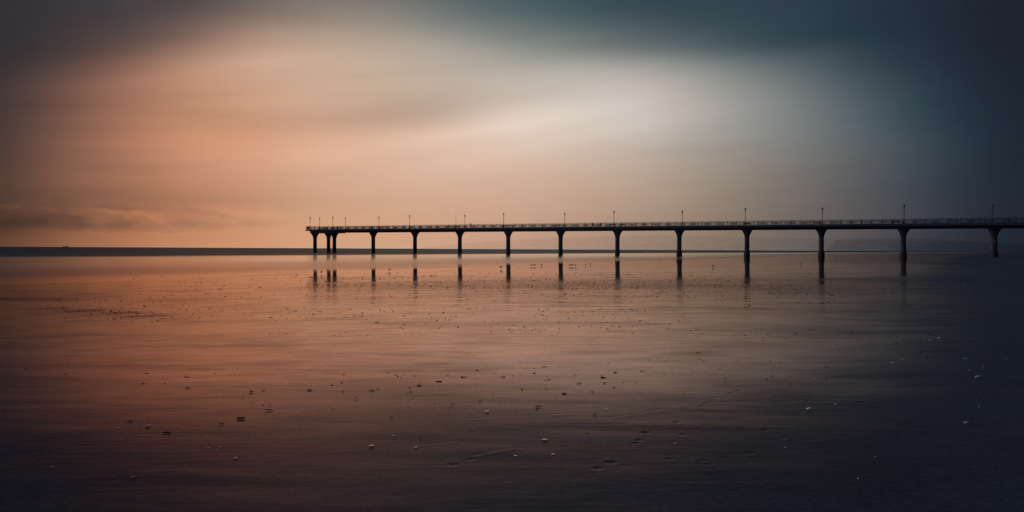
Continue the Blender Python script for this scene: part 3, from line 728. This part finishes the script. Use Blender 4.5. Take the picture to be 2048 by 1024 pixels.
SH = [(70,771,5),(287,765,11),(479,751,7),(595,742,5),(297,832,7),(295,852,15),(237,856,6),(175,887,5),(416,896,6),(441,894,5),(471,916,9),(310,941,5),(265,955,10),(105,934,8),
 (526,806,8),(546,817,6),(596,825,6),(700,823,4),(658,824,4),(1091,880,14),(1031,912,9),(831,895,8),(787,871,7),(975,823,12),(1212,818,7),(1371,739,6),(1351,887,7),(1163,983,7),(1271,762,7),(1253,760,7),
 (902,683,8),(742,892,14),(854,975,12),(1105,909,9),(1479,729,7),(1548,719,7),(1628,758,7),(1617,818,12),(1671,809,7),(1570,896,5),(1716,958,11),(1751,914,5),(1931,846,12),(1958,813,4),
 (1930,718,10),(1939,741,8),(1954,754,12),(1946,764,4),(1965,734,5),(1878,676,9),(1859,680,6),(1735,676,7),(1750,707,4),(1785,726,8),(1760,656,5),(1806,719,4),(2013,718,6),(1928,570,6),(1838,614,5),(2002,579,6)]
WD = [(484,837,26),(442,847,14),(294,747,13),(374,754,12),(375,775,13),(430,747,9),(475,737,9),(611,679,9),(540,668,7),(466,673,7),(538,820,18),(503,783,16),(527,780,9),(619,780,16),(744,781,14),(540,809,8),(259,842,14),(334,865,20),
 (52,737,8),(137,726,10),(484,795,7),(497,874,7),(878,763,16),(839,771,14),(928,754,14),(1006,754,12),(950,725,10),(1088,734,14),(1101,711,5),(1127,787,16),(1076,813,14),(1098,759,9),(1219,727,14),(1231,745,12),(1206,755,13),
 (1211,766,12),(1159,766,12),(1190,829,10),(1291,862,9),(1164,681,7),(1339,651,6),(1391,661,6),(1375,669,7),(1526,675,5),(1476,703,8),(1396,706,14),(747,677,6),(837,687,6),(877,696,5),(883,651,5),(869,662,5),(754,645,10),(724,626,7),
 (566,562,3),(863,551,9),(622,554,10),(277,577,3),(332,572,3),(442,591,4),(356,604,4),(489,625,4),(95,611,6),(1340,674,5),(1266,652,6),(1205,646,4),(1118,645,5),(1040,659,5),(1028,651,4),(1263,619,5),(1303,616,4),(1500,715,6),(1560,724,6),(1545,752,9),(1620,660,8),(1590,667,8)]
ZC = [(0, 290, 'at the far left'), (290, 560, 'on the left'), (560, 840, 'left of centre'), (840, 1130, 'in the centre'), (1130, 1420, 'right of centre'), (1420, 1720, 'on the right'), (1720, 2050, 'at the far right')]
ZR_ = [(540, 640, 'distant mirror wet sand'), (640, 740, 'middle distance sand'), (740, 830, 'nearer sand'), (830, 1030, 'dark foreground sand')]
def zones(items, noun):
    lab = {}
    for x0, x1, cn_ in ZC:
        for y0, y1, rn in ZR_:
            z = sorted([i for i, q in enumerate(items) if x0 <= q[0] < x1 and y0 <= q[1] < y1], key=lambda i: items[i][0])
            for n_, i in enumerate(z):
                if len(z) == 1: lab[i] = 'only %s on the %s %s' % (noun, rn, cn_)
                elif n_ == 0: lab[i] = 'leftmost %s on the %s %s' % (noun, rn, cn_)
                elif n_ == len(z) - 1: lab[i] = 'rightmost %s on the %s %s' % (noun, rn, cn_)
                else: lab[i] = '%s from left %s on the %s %s' % (ORD[n_], noun, rn, cn_)
    return lab
sl_ = zones(SH, 'pale shell')
for i, (px, py, s) in enumerate(SH):
    p = ground_hit(px, py); sz = s * p.y / F * 0.52
    o = link('sea_shell', SM[i % 2], None); o.location = (p.x, p.y, p.z + sz * .16); o.scale = (sz, sz, sz * random.uniform(.9, 1.3))
    o.rotation_euler = (Matrix.Rotation(R(random.uniform(-2, 1)) - max(0, math.atan2(1.25, p.y) - R(7)) / 2, 3, 'X') @ Matrix.Rotation(R(-random.uniform(6, 22) if px > 1350 else -random.uniform(0, 14)), 3, 'Y') @ Matrix.Rotation(random.uniform(0, 6.28), 3, 'Z')).to_euler()
    tag(o, sl_[i], 'shell', 'pale shells scattered on the sand')
def clump(mb, c, s, r, n=None, lo=False):
    for _ in range(n or r.randint(5, 9)):
        a = r.uniform(0, 6.28); q = r.uniform(0, 1) ** .7
        cx, cy = c[0] + q * s * 1.2 * math.cos(a), c[1] + q * s * .7 * math.sin(a)
        L = r.uniform(.25, .6) * s; b = r.uniform(0, 6.28); pts = []; x, y = cx, cy
        for t in range(3 if lo else 4):
            pts.append((x, y, c[2] + .02 * s + r.uniform(.0, .05) * s)); b += r.uniform(-.9, .9); x += L * .4 * math.cos(b); y += L * .4 * math.sin(b)
        rad = s * r.uniform(.04, .10)
        mb.tube(pts, [rad * .6] + [rad] * (len(pts) - 2) + [rad * .4], 4 if lo else 6)
def lump(mb, s, r):
    for _ in range(r.randint(2, 4)):
        cx, cy = r.uniform(-.7, .7) * s, r.uniform(-.25, .25) * s; q = r.uniform(.22, .45) * s; rr = []
        for rad, z in ((1, -.05), (.95, .06), (.6, .17), (.2, .21)):
            rr.append([(cx + 1.3 * q * rad * r.uniform(.75, 1.2) * math.cos(a), cy + .7 * q * rad * r.uniform(.75, 1.2) * math.sin(a), z * s) for a in [2 * math.pi * j / 9 for j in range(9)]])
        mb.rings(rr)
wl_ = zones(WD, 'dark seaweed scrap')
rr_ = random.Random(5)
for i, (px, py, s) in enumerate(WD):
    p = ground_hit(px, py); sz = s * p.y / F * 0.38
    mb = MB(); clump(mb, (0, 0, 0), sz, rr_, rr_.randint(8, 13)); lump(mb, sz, rr_); o = mb.build('seaweed_scrap', M_WEED, None, True); o.location = p
    tag(o, wl_[i], 'seaweed', 'dark seaweed scraps on the sand')
# countless specks: worm casts, grit and weed crumbs
mb = MB(); rs = random.Random(21)
def speck(px, py, s):
    p = ground_hit(px, py); sz = s * p.y / F * .75; a = rs.uniform(0, 6.28); e = rs.uniform(.5, 1)
    vs = []
    for zf, rf in ((-.1, 1.0), (.35, .8), (.6, .3)):
        for j in range(5):
            b = a + 2 * math.pi * j / 5; q = rf * rs.uniform(.7, 1.15)
            vs.append((p.x + sz * 1.35 * q * math.cos(b), p.y + sz * e * q * math.sin(b), p.z + sz * zf * .52))
    mb.rings([vs[0:5], vs[5:10], vs[10:15]])
for _ in range(2600):
    px = rs.gauss(1000, 520); py = 545 + abs(rs.gauss(0, 1)) ** 1.1 * 95
    if -100 < px < 2150 and py < 1040: speck(px, py, rs.choice((0.9, 1.0, 1.2, 1.4, 1.7, 2.0, 2.8)) * (0.75 + (py - 545) / 480))
for _ in range(1500):                      # the belt of casts where the backwash lingers
    px = rs.uniform(600, 1720); py = rs.gauss(571 + 4 * math.sin(px / 170) + 3 * math.sin(px / 47), 8)
    if py > 545: speck(px, py, rs.choice((0.8, 1.0, 1.2, 1.5)))
for cx, cy, sx_, sy_, n in [(1395,706,36,5,60),(250,631,60,5,70),(180,622,50,4,40),(420,600,110,16,90),(1480,690,60,12,40),(655,612,40,4,20),(1250,618,40,4,24),(1205,728,22,3,18)]:
    for _ in range(n): speck(rs.gauss(cx, sx_), max(546, rs.gauss(cy, sy_)), rs.uniform(1, 2.4))
o = mb.build('sand_specks', M_WEED); tag(o, 'countless small dark worm casts and weed crumbs across the wet sand', 'debris', kind='stuff')

# ------------------------------------------------------------------ render settings
sc.view_settings.view_transform = 'Standard'; sc.view_settings.look = 'None'; sc.view_settings.exposure = 0
sc.render.engine = 'CYCLES'
try:
    sc.cycles.use_denoising = True; sc.cycles.max_bounces = 6; sc.cycles.transparent_max_bounces = 12
except Exception: pass
